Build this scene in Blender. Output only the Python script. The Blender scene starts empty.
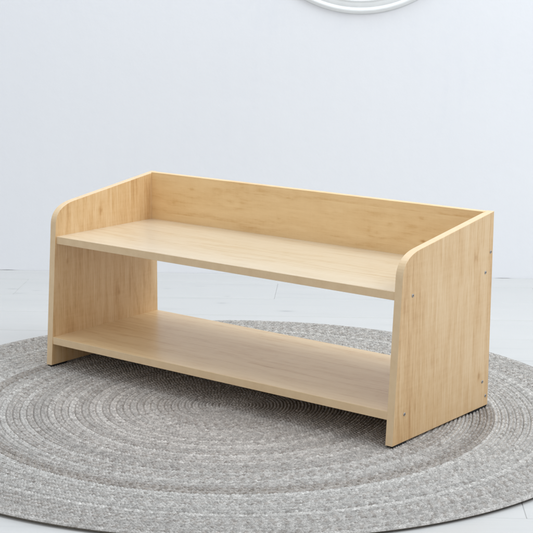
import bpy, bmesh, math, random
import numpy as np
from mathutils import Vector, Matrix

# ------------------------------------------------------------------ camera, world, lights, exposure
S = bpy.context.scene
COL = S.collection
YAW, PIT, ROL, FPX = -0.6654856811, 0.2004518663, 0.0048486851, 1470.69949
F = Vector((math.sin(YAW)*math.cos(PIT), math.cos(YAW)*math.cos(PIT), -math.sin(PIT)))
R = Vector((math.cos(YAW), -math.sin(YAW), 0)); U = R.cross(F)
R2 = R*math.cos(ROL) + U*math.sin(ROL); U2 = -R*math.sin(ROL) + U*math.cos(ROL)
cam_d = bpy.data.cameras.new("camera"); cam = bpy.data.objects.new("camera", cam_d); COL.objects.link(cam)
m = Matrix((R2, U2, -F)).transposed().to_4x4(); m.translation = (2.150600, -2.012356, 0.797412)
cam.matrix_world = m
cam_d.sensor_width = 36; cam_d.lens = FPX/533*36; cam_d.clip_end = 100
S.camera = cam
S.view_settings.view_transform = 'Standard'; S.view_settings.look = 'None'
S.view_settings.exposure = 0.10; S.view_settings.gamma = 1

W = bpy.data.worlds.new("World"); S.world = W; W.use_nodes = True
bg = W.node_tree.nodes['Background']
bg.inputs[0].default_value = (0.95, 0.97, 1.0, 1); bg.inputs[1].default_value = 0.665

def area(name, loc, target, size, power, col):
    d = bpy.data.lights.new(name, 'AREA'); d.shape = 'RECTANGLE'; d.size = size[0]; d.size_y = size[1]
    d.energy = power; d.color = col
    o = bpy.data.objects.new(name, d); COL.objects.link(o); o.location = loc
    o.rotation_euler = (Vector(target)-Vector(loc)).to_track_quat('-Z', 'Y').to_euler()
    return o
area("softbox_key", (2.5, 0.95, 2.6), (0.4, 0.25, 0.1), (1.6, 1.6), 39, (0.91, 0.96, 1.0))
area("softbox_top", (-0.05, 0.62, 3.0), (0.05, 0.62, 0), (2.0, 2.0), 44, (0.84, 0.93, 1.0))

# ------------------------------------------------------------------ node helpers
def new_mat(name):
    mt = bpy.data.materials.new(name); mt.use_nodes = True
    nt = mt.node_tree; nt.nodes.clear()
    out = nt.nodes.new('ShaderNodeOutputMaterial'); b = nt.nodes.new('ShaderNodeBsdfPrincipled')
    nt.links.new(b.outputs[0], out.inputs[0])
    return mt, nt, b
class G:
    def __init__(s, nt): s.nt = nt
    def put(s, sock, v):
        if v is None: return
        if isinstance(v, bpy.types.NodeSocket): s.nt.links.new(v, sock)
        else: sock.default_value = v
    def m(s, op, a, b=None, c=None, clamp=False):
        n = s.nt.nodes.new('ShaderNodeMath'); n.operation = op; n.use_clamp = clamp
        s.put(n.inputs[0], a); s.put(n.inputs[1], b); s.put(n.inputs[2], c); return n.outputs[0]
    def sep(s, v):
        n = s.nt.nodes.new('ShaderNodeSeparateXYZ'); s.put(n.inputs[0], v); return n.outputs
    def comb(s, x, y, z):
        n = s.nt.nodes.new('ShaderNodeCombineXYZ'); s.put(n.inputs[0], x); s.put(n.inputs[1], y); s.put(n.inputs[2], z); return n.outputs[0]
    def noise(s, v, scale=1, detail=3, rough=.5, dist=0):
        n = s.nt.nodes.new('ShaderNodeTexNoise'); s.put(n.inputs['Vector'], v); n.inputs['Scale'].default_value = scale
        n.inputs['Detail'].default_value = detail; n.inputs['Roughness'].default_value = rough; n.inputs['Distortion'].default_value = dist
        return n.outputs[0]
    def white(s, v):
        n = s.nt.nodes.new('ShaderNodeTexWhiteNoise'); n.noise_dimensions = '1D'; s.put(n.inputs['W'], v); return n.outputs[0]
    def ramp(s, f, stops, interp='LINEAR'):
        n = s.nt.nodes.new('ShaderNodeValToRGB'); n.color_ramp.interpolation = interp; s.put(n.inputs[0], f)
        el = n.color_ramp.elements
        while len(el) < len(stops): el.new(.5)
        for e, (p, c) in zip(el, stops):
            e.position = p; e.color = (*c, 1) if len(c) == 3 else c
        return n.outputs[0]
    def mix(s, f, a, b, bt='MIX'):
        n = s.nt.nodes.new('ShaderNodeMix'); n.data_type = 'RGBA'; n.blend_type = bt
        s.put(n.inputs[0], f); s.put(n.inputs[6], a); s.put(n.inputs[7], b); return n.outputs[2]
    def map(s, v, a, b, c, d):
        n = s.nt.nodes.new('ShaderNodeMapRange'); s.put(n.inputs[0], v)
        for i, q in zip((1, 2, 3, 4), (a, b, c, d)): n.inputs[i].default_value = q
        return n.outputs[0]
    def bump(s, h, strength, dist, b):
        n = s.nt.nodes.new('ShaderNodeBump'); s.put(n.inputs['Height'], h)
        n.inputs['Strength'].default_value = strength; n.inputs['Distance'].default_value = dist
        s.nt.links.new(n.outputs[0], b.inputs['Normal'])
    def obj(s):
        return s.nt.nodes.new('ShaderNodeTexCoord').outputs['Object']

def wood(name, along, across, seed, knots=(), base=(.765, .535, .275), rib=.5, gloss=.3, sw=17.0, cs=1.0):
    """maple laminate: grain runs along axis `along`, bands lie across axis `across`."""
    mt, nt, b = new_mat(name); g = G(nt)
    xyz = g.sep(g.obj()); u = xyz[along]; v = xyz[across]; w = xyz[3-along-across]
    u = g.m('ADD', u, seed*7.31); v0 = v; v = g.m('ADD', v, seed*3.17)
    row = g.m('FLOOR', g.m('MULTIPLY', v, sw)); strip = g.white(row); us = g.m('MULTIPLY_ADD', strip, 5.0, u)
    # knots bend the grain lines round them
    kd = None; km = None
    for (ku, kv, kr, ks) in knots:
        du = g.m('MULTIPLY', g.m('SUBTRACT', xyz[along], ku), .55); dv = g.m('SUBTRACT', v0, kv)
        dd = g.m('ADD', g.m('MULTIPLY', du, du), g.m('MULTIPLY', dv, dv))
        ga = g.m('EXPONENT', g.m('DIVIDE', dd, -kr*kr))
        t = g.m('MULTIPLY', ga, ks*.45); kd = t if kd is None else g.m('ADD', kd, t)
        gb = g.m('MULTIPLY', g.m('EXPONENT', g.m('DIVIDE', dd, -(kr*.34)**2)), abs(ks)); km = gb if km is None else g.m('ADD', km, gb)
    warp = g.noise(g.comb(g.m('MULTIPLY', us, 2.6), g.m('MULTIPLY', v, 11), w), 1, 2, .5)
    warp2 = g.noise(g.comb(g.m('MULTIPLY', u, 9), g.m('MULTIPLY', v, 30), w), 1, 2, .5)
    ph = g.m('MULTIPLY_ADD', warp, 12.0, g.m('MULTIPLY', v, 70))
    ph = g.m('MULTIPLY_ADD', warp2, 1.3, ph)
    if kd is not None: ph = g.m('ADD', ph, g.m('MULTIPLY', kd, 4.5))
    rings = g.m('MULTIPLY_ADD', g.m('SINE', g.m('MULTIPLY', ph, 2.2)), .5, .5)
    rings = g.m('POWER', rings, 1.7)
    fine = g.noise(g.comb(g.m('MULTIPLY', u, 10), g.m('MULTIPLY', v, 620), w), 1, 3, .6)
    mid = g.noise(g.comb(g.m('MULTIPLY', us, 4.0), g.m('MULTIPLY', v, 110), w), 1, 3, .6)
    blot = g.noise(g.comb(g.m('MULTIPLY', us, 12), g.m('MULTIPLY', v, 34), w), 1, 4, .6)
    chat = g.noise(g.comb(g.m('MULTIPLY', u, 160), g.m('MULTIPLY', v, 18), w), 1, 2, .5)   # cross figure of maple
    spk = g.noise(g.comb(g.m('MULTIPLY', us, 45), g.m('MULTIPLY', v, 170), w), 1, 3, .6)
    t = g.m('MULTIPLY_ADD', rings, .15*cs, g.m('MULTIPLY', fine, .34*rib*2))
    t = g.m('MULTIPLY_ADD', g.m('SUBTRACT', mid, .5), .42*cs, g.m('ADD', t, .21)); t = g.m('MULTIPLY_ADD', g.m('SUBTRACT', blot, .5), .46*cs, g.m('ADD', t, .25)); t = g.m('MULTIPLY_ADD', chat, .12, t)
    t = g.m('MULTIPLY_ADD', strip, .13, t); t = g.m('MULTIPLY_ADD', g.m('SUBTRACT', spk, .5), .34*cs, g.m('ADD', t, .15+.11*(1-cs)))
    fleck = g.noise(g.comb(g.m('MULTIPLY', us, 38), g.m('MULTIPLY', v, 900), w), 1, 2, .6)
    t = g.m('MULTIPLY_ADD', g.map(fleck, .58, .72, 0, 1), .16, t); t = g.m('SUBTRACT', t, .02)
    if km is not None: t = g.m('MULTIPLY_ADD', g.m('MULTIPLY', km, g.map(spk, .3, .7, .5, 1.5)), .30, t)
    t = g.map(t, .68, 1.36, 0, 1)
    B = base
    c = g.ramp(t, [(0, (B[0]*1.07, B[1]*1.11, B[2]*1.18)), (.45, B), (.78, (B[0]*.88, B[1]*.80, B[2]*.68)), (1, (B[0]*.70, B[1]*.56, B[2]*.42))])
    nt.links.new(c, b.inputs['Base Color'])
    nt.links.new(g.map(fine, .3, .7, .36, .48), b.inputs['Roughness'])
    b.inputs['Specular IOR Level'].default_value = .5; b.inputs['Coat Weight'].default_value = gloss; b.inputs['Coat Roughness'].default_value = .24
    g.bump(fine, .22, .0004, b)
    return mt

def plain(name, col, rough=.5, metal=0, noise_amt=.06, scale=300):
    mt, nt, b = new_mat(name); g = G(nt)
    n = g.noise(g.obj(), scale, 3)
    c = g.ramp(n, [(0.3, tuple(x*(1-noise_amt) for x in col)), (.7, tuple(min(1, x*(1+noise_amt)) for x in col))])
    nt.links.new(c, b.inputs['Base Color']); b.inputs['Roughness'].default_value = rough; b.inputs['Metallic'].default_value = metal
    return mt

# ------------------------------------------------------------------ object helpers
def link(name, bm_or_me, mat, parent=None, smooth=False, loc=None):
    if isinstance(bm_or_me, bmesh.types.BMesh):
        me = bpy.data.meshes.new(name); bmesh.ops.recalc_face_normals(bm_or_me, faces=bm_or_me.faces[:]); bm_or_me.to_mesh(me); bm_or_me.free()
    else: me = bm_or_me
    if mat: me.materials.append(mat)
    if smooth: me.polygons.foreach_set('use_smooth', [True]*len(me.polygons))
    o = bpy.data.objects.new(name, me); COL.objects.link(o)
    if parent: o.parent = parent
    if loc: o.location = loc
    return o
def tag(o, label=None, cat=None, group=None, kind=None):
    for k, v in (('label', label), ('category', cat), ('group', group), ('kind', kind)):
        if v: o[k] = v
def box(x0, x1, y0, y1, z0, z1, bev=.0006, seg=2):
    bm = bmesh.new(); bmesh.ops.create_cube(bm, size=1)
    for v in bm.verts:
        v.co = ((x0+x1)/2+v.co.x*(x1-x0), (y0+y1)/2+v.co.y*(y1-y0), (z0+z1)/2+v.co.z*(z1-z0))
    if bev: bmesh.ops.bevel(bm, geom=bm.edges[:], offset=bev, segments=seg, affect='EDGES', profile=.5)
    return bm

# ------------------------------------------------------------------ setting: wall, floor  (wall frame: A + a*u along, d*n off the wall)
A = Vector((-.83076, .63277, 0)); u = Vector((.82065, .57143, 0)); n = Vector((.57143, -.82065, 0))
ANG = math.atan2(u.y, u.x)
FZ = -.0125                                                   # floor level; the rug lies on it, the shelf on the rug
def wall_mat():
    mt, nt, b = new_mat("white_plaster"); g = G(nt); o = g.obj()
    big = g.noise(o, 2.2, 3, .5); sm = g.noise(o, 38, 4, .6); st = g.noise(g.comb(g.m('MULTIPLY', g.sep(o)[0], 26), 0, g.m('MULTIPLY', g.sep(o)[2], 4)), 1, 3)
    t = g.m('MULTIPLY_ADD', sm, .25, g.m('MULTIPLY_ADD', st, .3, g.m('MULTIPLY', big, .6)))
    c = g.ramp(t, [(.35, (.85, .87, .912)), (.5, (.88, .895, .928)), (.8, (.897, .912, .94))])
    nt.links.new(c, b.inputs['Base Color']); b.inputs['Roughness'].default_value = .62; b.inputs['Specular IOR Level'].default_value = .3
    g.bump(g.m('MULTIPLY_ADD', sm, .35, g.m('MULTIPLY', big, 1.0)), .25, .006, b)
    return mt
rnd = random.Random(5)
bm = bmesh.new()                                              # wall slab, bottom edge slightly ragged above the boards
N = 850; x0, x1 = -3.5, 5.0; prev = None
for i in range(N+1):
    x = x0+(x1-x0)*i/N; gap = max(math.exp(-((x-.0)/.06)**2), math.exp(-((x-1.345)/.03)**2), .55*math.exp(-((x-.72)/.05)**2), .5*math.exp(-((x-2.2)/.1)**2)); zb = FZ-.0009+.0019*gap*rnd.uniform(.7, 1)
    cur = [bm.verts.new((x, 0, zb)), bm.verts.new((x, 0, 3.4)), bm.verts.new((x, .12, 3.4)), bm.verts.new((x, .12, zb))]
    if prev:
        for k in range(4): bm.faces.new((prev[k], cur[k], cur[(k+1) % 4], prev[(k+1) % 4]))
    else: bm.faces.new(cur[::-1])
    prev = cur
bm.faces.new(prev)
wall = link("wall", bm, wall_mat(), loc=A); wall.rotation_euler = (0, 0, ANG)
tag(wall, "smooth white plaster wall rising behind the shelf and rug", "wall", kind='structure')

def floor_mat():
    mt, nt, b = new_mat("white_painted_boards"); g = G(nt)
    at = nt.nodes.new('ShaderNodeAttribute'); at.attribute_name = 'plank'; pk = at.outputs['Fac']
    xyz = g.sep(g.obj()); x, y = xyz[0], xyz[1]
    v = g.comb(g.m('MULTIPLY', x, 2.2), g.m('MULTIPLY', y, 34), g.m('MULTIPLY', pk, 40))
    gr = g.noise(v, 1, 4, .6, .4); fine = g.noise(g.comb(g.m('MULTIPLY', x, 9), g.m('MULTIPLY', y, 320), pk), 1, 3, .6)
    wear = g.noise(g.comb(g.m('MULTIPLY', x, 7), g.m('MULTIPLY', y, 46), g.m('MULTIPLY', pk, 23)), 1, 5, .65, .6)
    t = g.m('MULTIPLY_ADD', fine, .3, g.m('MULTIPLY_ADD', pk, .12, g.m('MULTIPLY', gr, .8)))
    c = g.ramp(t, [(.30, (.50, .505, .50)), (.52, (.585, .585, .575)), (.85, (.625, .62, .61))])
    c = g.mix(g.ramp(wear, [(.66, (0, 0, 0)), (.76, (.35, .35, .35))]), c, (.50, .52, .52, 1))
    km = None
    for (a, d, ra, rd, s) in [(.624, -.357, .012, .008, .6), (.785, -.430, .017, .007, .7), (.63, -.28, .008, .006, .35), (.075, -.235, .014, .006, .5), (.10, -.285, .018, .005, .5),
                              (.14, -.25, .012, .004, .35), (.47, -.20, .010, .006, .35), (.55, -.165, .015, .005, .3), (1.42, -.30, .014, .006, .3), (1.5, -.62, .02, .006, .3), (1.30, -1.70, .014, .006, .25)]:
        dx = g.m('DIVIDE', g.m('SUBTRACT', x, a), ra); dy = g.m('DIVIDE', g.m('SUBTRACT', y, d), rd)
        k = g.m('MULTIPLY', g.m('EXPONENT', g.m('MULTIPLY', g.m('ADD', g.m('MULTIPLY', dx, dx), g.m('MULTIPLY', dy, dy)), -1)), s)
        km = k if km is None else g.m('ADD', km, k)
    c = g.mix(g.m('MULTIPLY', km, g.map(wear, .3, .6, .5, 1.1), clamp=True), c, (.36, .37, .37, 1))
    nt.links.new(c, b.inputs['Base Color']); nt.links.new(g.map(gr, .3, .7, .30, .46), b.inputs['Roughness'])
    g.bump(g.m('ADD', gr, g.m('MULTIPLY', fine, .4)), .3, .0012, b)
    return mt
# board floor: one mesh, each board a slightly rounded strip with a hair gap to the next
bm = bmesh.new(); PW = .183; vals = []
lay = bm.faces.layers.float.new('plank')
rows = range(-1, 28); e = .0007
for r in rows:
    d0 = .117+PW*(r-1); d1 = d0+PW
    if d0 < 0: d0 = 0.0
    if d1 <= .01: continue
    off = {1: .09, 9: 1.208-.66, 2: .43, 3: .42, 4: .50, 0: .40}.get(r, rnd.uniform(0, .66))
    k = -6
    while True:
        a0 = off+k*.66; a1 = a0+.66; k += 1
        if a0 > 4.6: break
        if a1 < -2.8: continue
        val = rnd.random(); dz = rnd.uniform(-.0003, .0003); g_ = .00022
        p = [(a0+g_, -d1+g_), (a1-g_, -d1+g_), (a1-g_, -d0-g_), (a0+g_, -d0-g_)]
        q = [(a0+g_+e, -d1+g_+e), (a1-g_-e, -d1+g_+e), (a1-g_-e, -d0-g_-e), (a0+g_+e, -d0-g_-e)]
        lo = [bm.verts.new((*t, -.0016)) for t in p]; md = [bm.verts.new((*t, -.0008+dz)) for t in p]; hi = [bm.verts.new((*t, dz)) for t in q]
        fs = [bm.faces.new(hi)]
        for i in range(4):
            j = (i+1) % 4; fs.append(bm.faces.new((lo[i], lo[j], md[j], md[i]))); fs.append(bm.faces.new((md[i], md[j], hi[j], hi[i])))
        for f in fs: f[lay] = val
vs = [bm.verts.new(t) for t in ((-3.4, -5.3, -.0014), (5.2, -5.3, -.0014), (5.2, .1, -.0014), (-3.4, .1, -.0014))]
f = bm.faces.new(vs); f[lay] = .5
floor = link("floor", bm, floor_mat(), loc=A+Vector((0, 0, FZ))); floor.rotation_euler = (0, 0, ANG)
tag(floor, "white painted wooden board floor under the rug", "floor", kind='structure')

# ------------------------------------------------------------------ round wall ornament
def lathe(prof, seg=160):
    bm = bmesh.new(); rings = []
    for (r, h) in prof:
        if r < 1e-6: rings.append([bm.verts.new((0, -h, 0))])
        else: rings.append([bm.verts.new((r*math.cos(6.283185*i/seg), -h, r*math.sin(6.283185*i/seg))) for i in range(seg)])
    for a, b_ in zip(rings, rings[1:]):
        for i in range(seg):
            j = (i+1) % seg
            if len(b_) == 1: bm.faces.new((a[i], a[j], b_[0]))
            else: bm.faces.new((a[i], a[j], b_[j], b_[i]))
    return bm
def bead(r0, r1, h0, h, k=8):
    return [(r0+(r1-r0)*i/k, h0+h*math.sin(math.pi*i/k)**.7) for i in range(k+1)]
RR = .312
prof = [(RR, .001), (RR, .003)] + bead(RR-.0005, RR-.017, .003, .008) + [(RR-.019, .005), (RR-.029, .005)] + bead(RR-.030, RR-.037, .005, .003, 6) + \
       [(RR-.040, .006), (RR-.075, .009)] + bead(RR-.08, RR-.095, .008, .009) + [(RR-.1, .006), (.12, .006)] + bead(.118, .100, .006, .01) + [(.098, .008), (.02, .012), (0, .013)]
orn = link("wall_ornament", lathe(prof), plain("white_moulding", (.88, .90, .90), .6, 0, .02, 60), smooth=True)
orn.location = A+u*.9527+Vector((0, 0, .681+RR)); orn.rotation_euler = (0, 0, ANG)
tag(orn, "round white moulded ornament with raised rim, mounted high on the wall", "wall ornament")

# ------------------------------------------------------------------ braided rug: one mesh of concentric braids
CX, CY, RUG = .466, .0284, .675; PITCH = .0128; ST = .0066; ZT = -.0035; HB = .0048
rng = np.random.default_rng(3)
def build_rug():
    nr = int(RUG/PITCH)+1; NA, NV = 6, 9
    V = []; Fc = []; C = []; off = 0
    pal = np.array([[.435, .425, .41], [.475, .465, .45], [.385, .365, .345], [.54, .535, .52], [.30, .275, .25]])
    for i in range(nr):
        r1 = RUG-i*PITCH; rc = r1-PITCH/2
        if rc < .001: break
        nl = max(6, int(round(2*math.pi*rc/ST))); n_a = nl*NA
        a = np.arange(n_a)/n_a; v = np.linspace(-1, 1, NV)
        AA, VV = np.meshgrid(a, v, indexing='ij')
        ringw = rng.normal(0, .00018)*np.sin(2*math.pi*a*2+rng.uniform(0, 6))[:, None]
        hw = PITCH*.525
        right = (VV >= 0)
        ph = AA*nl + np.abs(VV)*.62 + np.where(right, .5, 0)+.10*np.sin(AA*nl*.37+i)
        fr = ph-np.floor(ph)
        lobe = np.sqrt(np.clip(1-(2*fr-1)**2, 0, 1))
        ax = np.abs(VV); half = np.sqrt(np.clip(1-(2*ax-1)**2*.93, 0, 1))
        # jitter per lobe
        lid = (np.floor(ph).astype(int) % nl) + right*nl
        jh = rng.normal(0, .00035, 2*nl)
        h = HB*(.10+.90*half*(.08+.92*lobe)) + jh[lid]*half
        envel = np.sqrt(np.clip(1-VV**2*.80, 0, 1)); h = h*(.50+.5*envel)
        ends = (ax > .999); h = np.where(ends, -.0004, h)
        if i == 0:
            h = np.where(VV > .3, HB*.75*np.sqrt(np.clip(1-np.clip(VV-.3, 0, 1)**2*1.6, 0, 1))+.1*h, h); h = np.where(VV > .999, .0004, h)
        lift = .0008*math.sin(i*1.7)+.0010*np.sin(2*math.pi*(a*3)+i*.22)[:, None]*np.ones_like(AA)
        rr = np.maximum(rc+VV*hw+ringw, 0)
        th = AA*2*math.pi+i*.37
        kk = .66803+.00251*np.cos(th)+.01294*np.sin(th)+.00732*np.cos(2*th)+.00365*np.sin(2*th)+.00229*np.cos(3*th)+.00192*np.sin(3*th)
        rr = rr*(1+(kk/RUG-1)*(rr/RUG)**2)                     # hand made: not a true circle
        X = rr*np.cos(th); Y = rr*np.sin(th); Z = h-HB+lift*.5
        base = {34: 1.06}.get(i, 1.0)
        # per strand colours: three strands rotate through the braid
        tone = rng.random(2*nl); strand = lid % 3
        sel = np.array([rng.integers(0, 2), 1, rng.choice([0, 2, 3, 0])])
        if i in (15, 16): sel = np.array([2, 4, 2])             # darker braids two thirds out
        if i in (19, 22, 29, 33, 38): sel = np.array([3, 3, 1])    # paler ones
        if i in (20, 23, 30): sel = np.array([0, 2, 1])
        col = pal[sel][strand]*(.84+.32*tone[lid])[..., None]
        mixc = rng.random(2*nl) < .04
        col = np.where(mixc[lid][..., None], pal[2]*.9, col)
        warm = min(1, max(0, (i-14)/22.)); tint = np.array([1.0+.03*warm, 1.0-.015*warm, 1.0-.04*warm])*(1.06-.08*warm)*np.array([1.015, 1.0, .985])
        col = col*tint*base*(1+float(np.clip(rng.normal(0, .055), -.09, .08)))
        V.append(np.stack([X, Y, Z], -1).reshape(-1, 3)); C.append(col.reshape(-1, 3))
        ia = np.arange(n_a)[:, None]; ja = (ia+1) % n_a; k = np.arange(NV-1)[None, :]
        q = np.stack([off+ia*NV+k, off+ja*NV+k, off+ja*NV+k+1, off+ia*NV+k+1], -1).reshape(-1, 4)
        Fc.append(q); off += n_a*NV
    # backing disc
    V = np.concatenate(V); C = np.concatenate(C); Fc = np.concatenate(Fc)
    nb = 256; th = np.arange(nb)/nb*2*math.pi
    B1 = np.stack([(RUG-.0012)*np.cos(th), (RUG-.0012)*np.sin(th), np.full(nb, -.0047)], -1); 
    kk = .66803+.00251*np.cos(th)+.01294*np.sin(th)+.00732*np.cos(2*th)+.00365*np.sin(2*th)+.00229*np.cos(3*th)+.00192*np.sin(3*th)
    B1[:, :2] *= (kk/RUG)[:, None]; B2 = B1.copy(); B2[:, :2] *= .995; B2[:, 2] = -.0088
    me = bpy.data.meshes.new("braided_rug")
    nv = len(V); VV = np.concatenate([V, B1, B2]); C = np.concatenate([C, np.tile([[.22, .2, .17]], (2*nb, 1))])
    i0 = np.arange(nb); j0 = (i0+1) % nb; side = np.stack([nv+i0, nv+nb+i0, nv+nb+j0, nv+j0], -1)
    nq = len(Fc)+nb
    me.vertices.add(len(VV)); me.vertices.foreach_set('co', VV.astype(np.float32).ravel())
    loops = np.concatenate([Fc.ravel(), side.ravel(), nv+i0]); me.loops.add(len(loops)); me.loops.foreach_set('vertex_index', loops.astype(np.int32))
    me.polygons.add(nq+1); st = np.concatenate([np.arange(nq)*4, [nq*4]]); me.polygons.foreach_set('loop_start', st.astype(np.int32))
    me.update(calc_edges=True); me.validate()
    at = me.color_attributes.new('yarn', 'FLOAT_COLOR', 'POINT')
    at.data.foreach_set('color', np.concatenate([C, np.ones((len(C), 1))], 1).astype(np.float32).ravel())
    return me
mt, nt, b = new_mat("braided_cotton"); g = G(nt)
at = nt.nodes.new('ShaderNodeAttribute'); at.attribute_name = 'yarn'; o = g.obj()
fl = g.noise(o, 900, 3, .7); fl2 = g.noise(o, 330, 3, .7)
c = g.mix(1.0, at.outputs['Color'], g.ramp(g.m('MULTIPLY_ADD', fl2, .6, g.m('MULTIPLY', fl, .5)), [(.38, (.52, .51, .50)), (.70, (1.42, 1.42, 1.42))]), 'MULTIPLY')
nt.links.new(c, b.inputs['Base Color']); b.inputs['Roughness'].default_value = .95; b.inputs['Specular IOR Level'].default_value = .12
g.bump(fl, .7, .0012, b)
rug = link("braided_rug", build_rug(), mt, smooth=True, loc=(CX, CY, ZT+.0005))
tag(rug, "round grey beige braided rug lying on the white floor under the shelf", "rug")

# ------------------------------------------------------------------ the shelf
L, D, T, H = .845, .3213, .015, .3655; Z1, Z2 = .0584, .2640
sh = bpy.data.objects.new("desktop_shelf", None); COL.objects.link(sh)
tag(sh, "two tier light maple open shelf with slanted side panels standing on the round rug", "shelf")
def side_profile():
    pts = [(0, 0), (D, 0), (D, H)]
    # slanted top down to the rounded front corner, then the leaning front edge
    p_top = Vector((.072, .3313)); p_fr = Vector((.0205, .288)); c = Vector((.0225, .3235))
    k = 12
    arc = [((1-t)**2*p_top+2*t*(1-t)*c+t*t*p_fr) for t in [i/k for i in range(k+1)]]
    return pts+[tuple(a) for a in arc]
def side_panel(x, seed, kn):
    bm = bmesh.new(); pr = side_profile()
    fa = [bm.verts.new((x, y, z)) for y, z in pr]; fb = [bm.verts.new((x+T, y, z)) for y, z in pr]
    bm.faces.new(fa); bm.faces.new(fb[::-1])
    for i in range(len(pr)):
        j = (i+1) % len(pr); bm.faces.new((fa[i], fa[j], fb[j], fb[i]))
    bmesh.ops.recalc_face_normals(bm, faces=bm.faces[:])
    es = [e for e in bm.edges if abs(e.verts[0].co.x-e.verts[1].co.x) < 1e-6]
    bmesh.ops.bevel(bm, geom=es, offset=.0009, segments=2, affect='EDGES', profile=.5)
    return link("side_panel", bm, wood("maple_side_%d" % seed, 2, 1, seed, kn, base=(.80, .578, .335), rib=1.0, gloss=.2, cs=.62), sh)
left = side_panel(0, 1, [(.300, .150, .016, 1.0), (.12, .20, .016, .9), (.20, .26, .012, .7), (.21, .05, .010, .6)])
right = side_panel(L-T, 2, [(.285, .262, .016, .9), (.062, .285, .012, .8), (.17, .13, .012, .35)])
wb = wood("maple_back", 0, 2, 3, [(.13, .338, .012, .6), (.235, .322, .014, 1.0), (.075, .305, .010, .7), (.11, .300, .010, .7), (.50, .330, .013, .9), (.385, .345, .011, .8), (.36, .3, .010, .7),
                                  (.63, .318, .014, .8), (.60, .300, .011, .8), (.70, .338, .013, .8), (.705, .295, .012, 1.0), (.77, .325, .010, .6)], base=(.83, .572, .285), rib=.4, gloss=.2, cs=1.3, sw=14.3)
ws = wood("maple_shelf_glare", 0, 1, 4, [(.25, .12, .012, .4), (.6, .22, .012, .4)], base=(.725, .61, .445), rib=.5, gloss=.9, cs=.7)  # same maple, whitened base: glare on the top shelf put into the colour
ws2 = wood("maple_lower_shelf", 0, 1, 6, [(.45, .14, .02, .5)], base=(.80, .585, .335), rib=.6, gloss=.35, cs=1.0)
g_ = -.001
mt, nt, b = new_mat("edge_banding"); g = G(nt); o = g.obj()
ef = g.noise(o, 55, 3, .6); eg = g.noise(o, 900, 2, .6)
nt.links.new(g.ramp(g.m('MULTIPLY_ADD', eg, .3, g.m('MULTIPLY', ef, .7)), [(.36, (.82, .62, .385)), (.64, (.77, .565, .335))]), b.inputs['Base Color'])
b.inputs['Roughness'].default_value = .42; g.bump(eg, .2, .0004, b); banding = mt
def band_edges(o, horizontal):
    o.data.materials.append(banding)
    for p in o.data.polygons:
        n_ = p.normal
        if (abs(n_.z) < .5 if horizontal else abs(n_.x) < .5): p.material_index = 1
    return o
band_edges(left, False); band_edges(right, False)
link("back_panel", box(T+g_, L-T-g_, D-T, D-.0004, Z2-.001, H-.0006, .0004), wb, sh)
fy = lambda z: .08*z
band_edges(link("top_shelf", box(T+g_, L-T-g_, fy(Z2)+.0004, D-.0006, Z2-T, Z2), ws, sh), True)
band_edges(link("bottom_shelf", box(T+g_, L-T-g_, fy(Z1)+.0004, D-.0006, Z1-T, Z1), ws2, sh), True)
link("back_rail", box(T+g_, L-T-g_, D-T, D-.0010, .006, Z1-T-.0003), wb, sh)
# steel screw heads, sub-parts of the side panels
steel = plain("brushed_steel", (.42, .42, .42), .42, 1.0, .08, 700); dark = plain("dark_recess", (.05, .05, .05), .6)
def screw_mesh():
    bm = bmesh.new(); seg = 24; R0 = .0031
    prof = [(R0, 0), (R0, .0004), (R0*.82, .0010), (R0*.42, .0011)]
    rings = [[bm.verts.new((h, r*math.cos(6.2832*i/seg), r*math.sin(6.2832*i/seg))) for i in range(seg)] for r, h in prof]
    rings.append([bm.verts.new((-.0004, R0*.42*math.cos(6.2832*i/seg), R0*.42*math.sin(6.2832*i/seg))) for i in range(seg)])
    for a, c_ in zip(rings, rings[1:]):
        for i in range(seg): j = (i+1) % seg; bm.faces.new((a[i], a[j], c_[j], c_[i]))
    f = bm.faces.new(rings[-1]); bmesh.ops.recalc_face_normals(bm, faces=bm.faces[:])
    me = bpy.data.meshes.new("screw"); bm.to_mesh(me); bm.free()
    me.materials.append(steel); me.materials.append(dark); me.polygons[-1].material_index = 1
    for p in me.polygons[:-25]: p.use_smooth = True
    return me
sm = screw_mesh()
for (y, z) in [(.0525, .2545), (.2965, .2555), (.3130, .2912), (.0350, .0495), (.2985, .0487), (.3120, .0190)]:
    link("screw", sm, None, right, loc=(L, y, z))
    s = link("screw", sm, None, left, loc=(0, y, z)); s.scale = (-1, 1, 1)
# black glide pads under the side panels
rub = plain("black_felt", (.012, .012, .012), .9)
for x in (0, L-T):
    for y0, y1 in ((.003, .045), (D-.062, D-.001)):
        link("foot_pad", box(x+.001, x+T-.0010, y0, y1, -.0034, -.0001, .0003, 1), rub, sh)
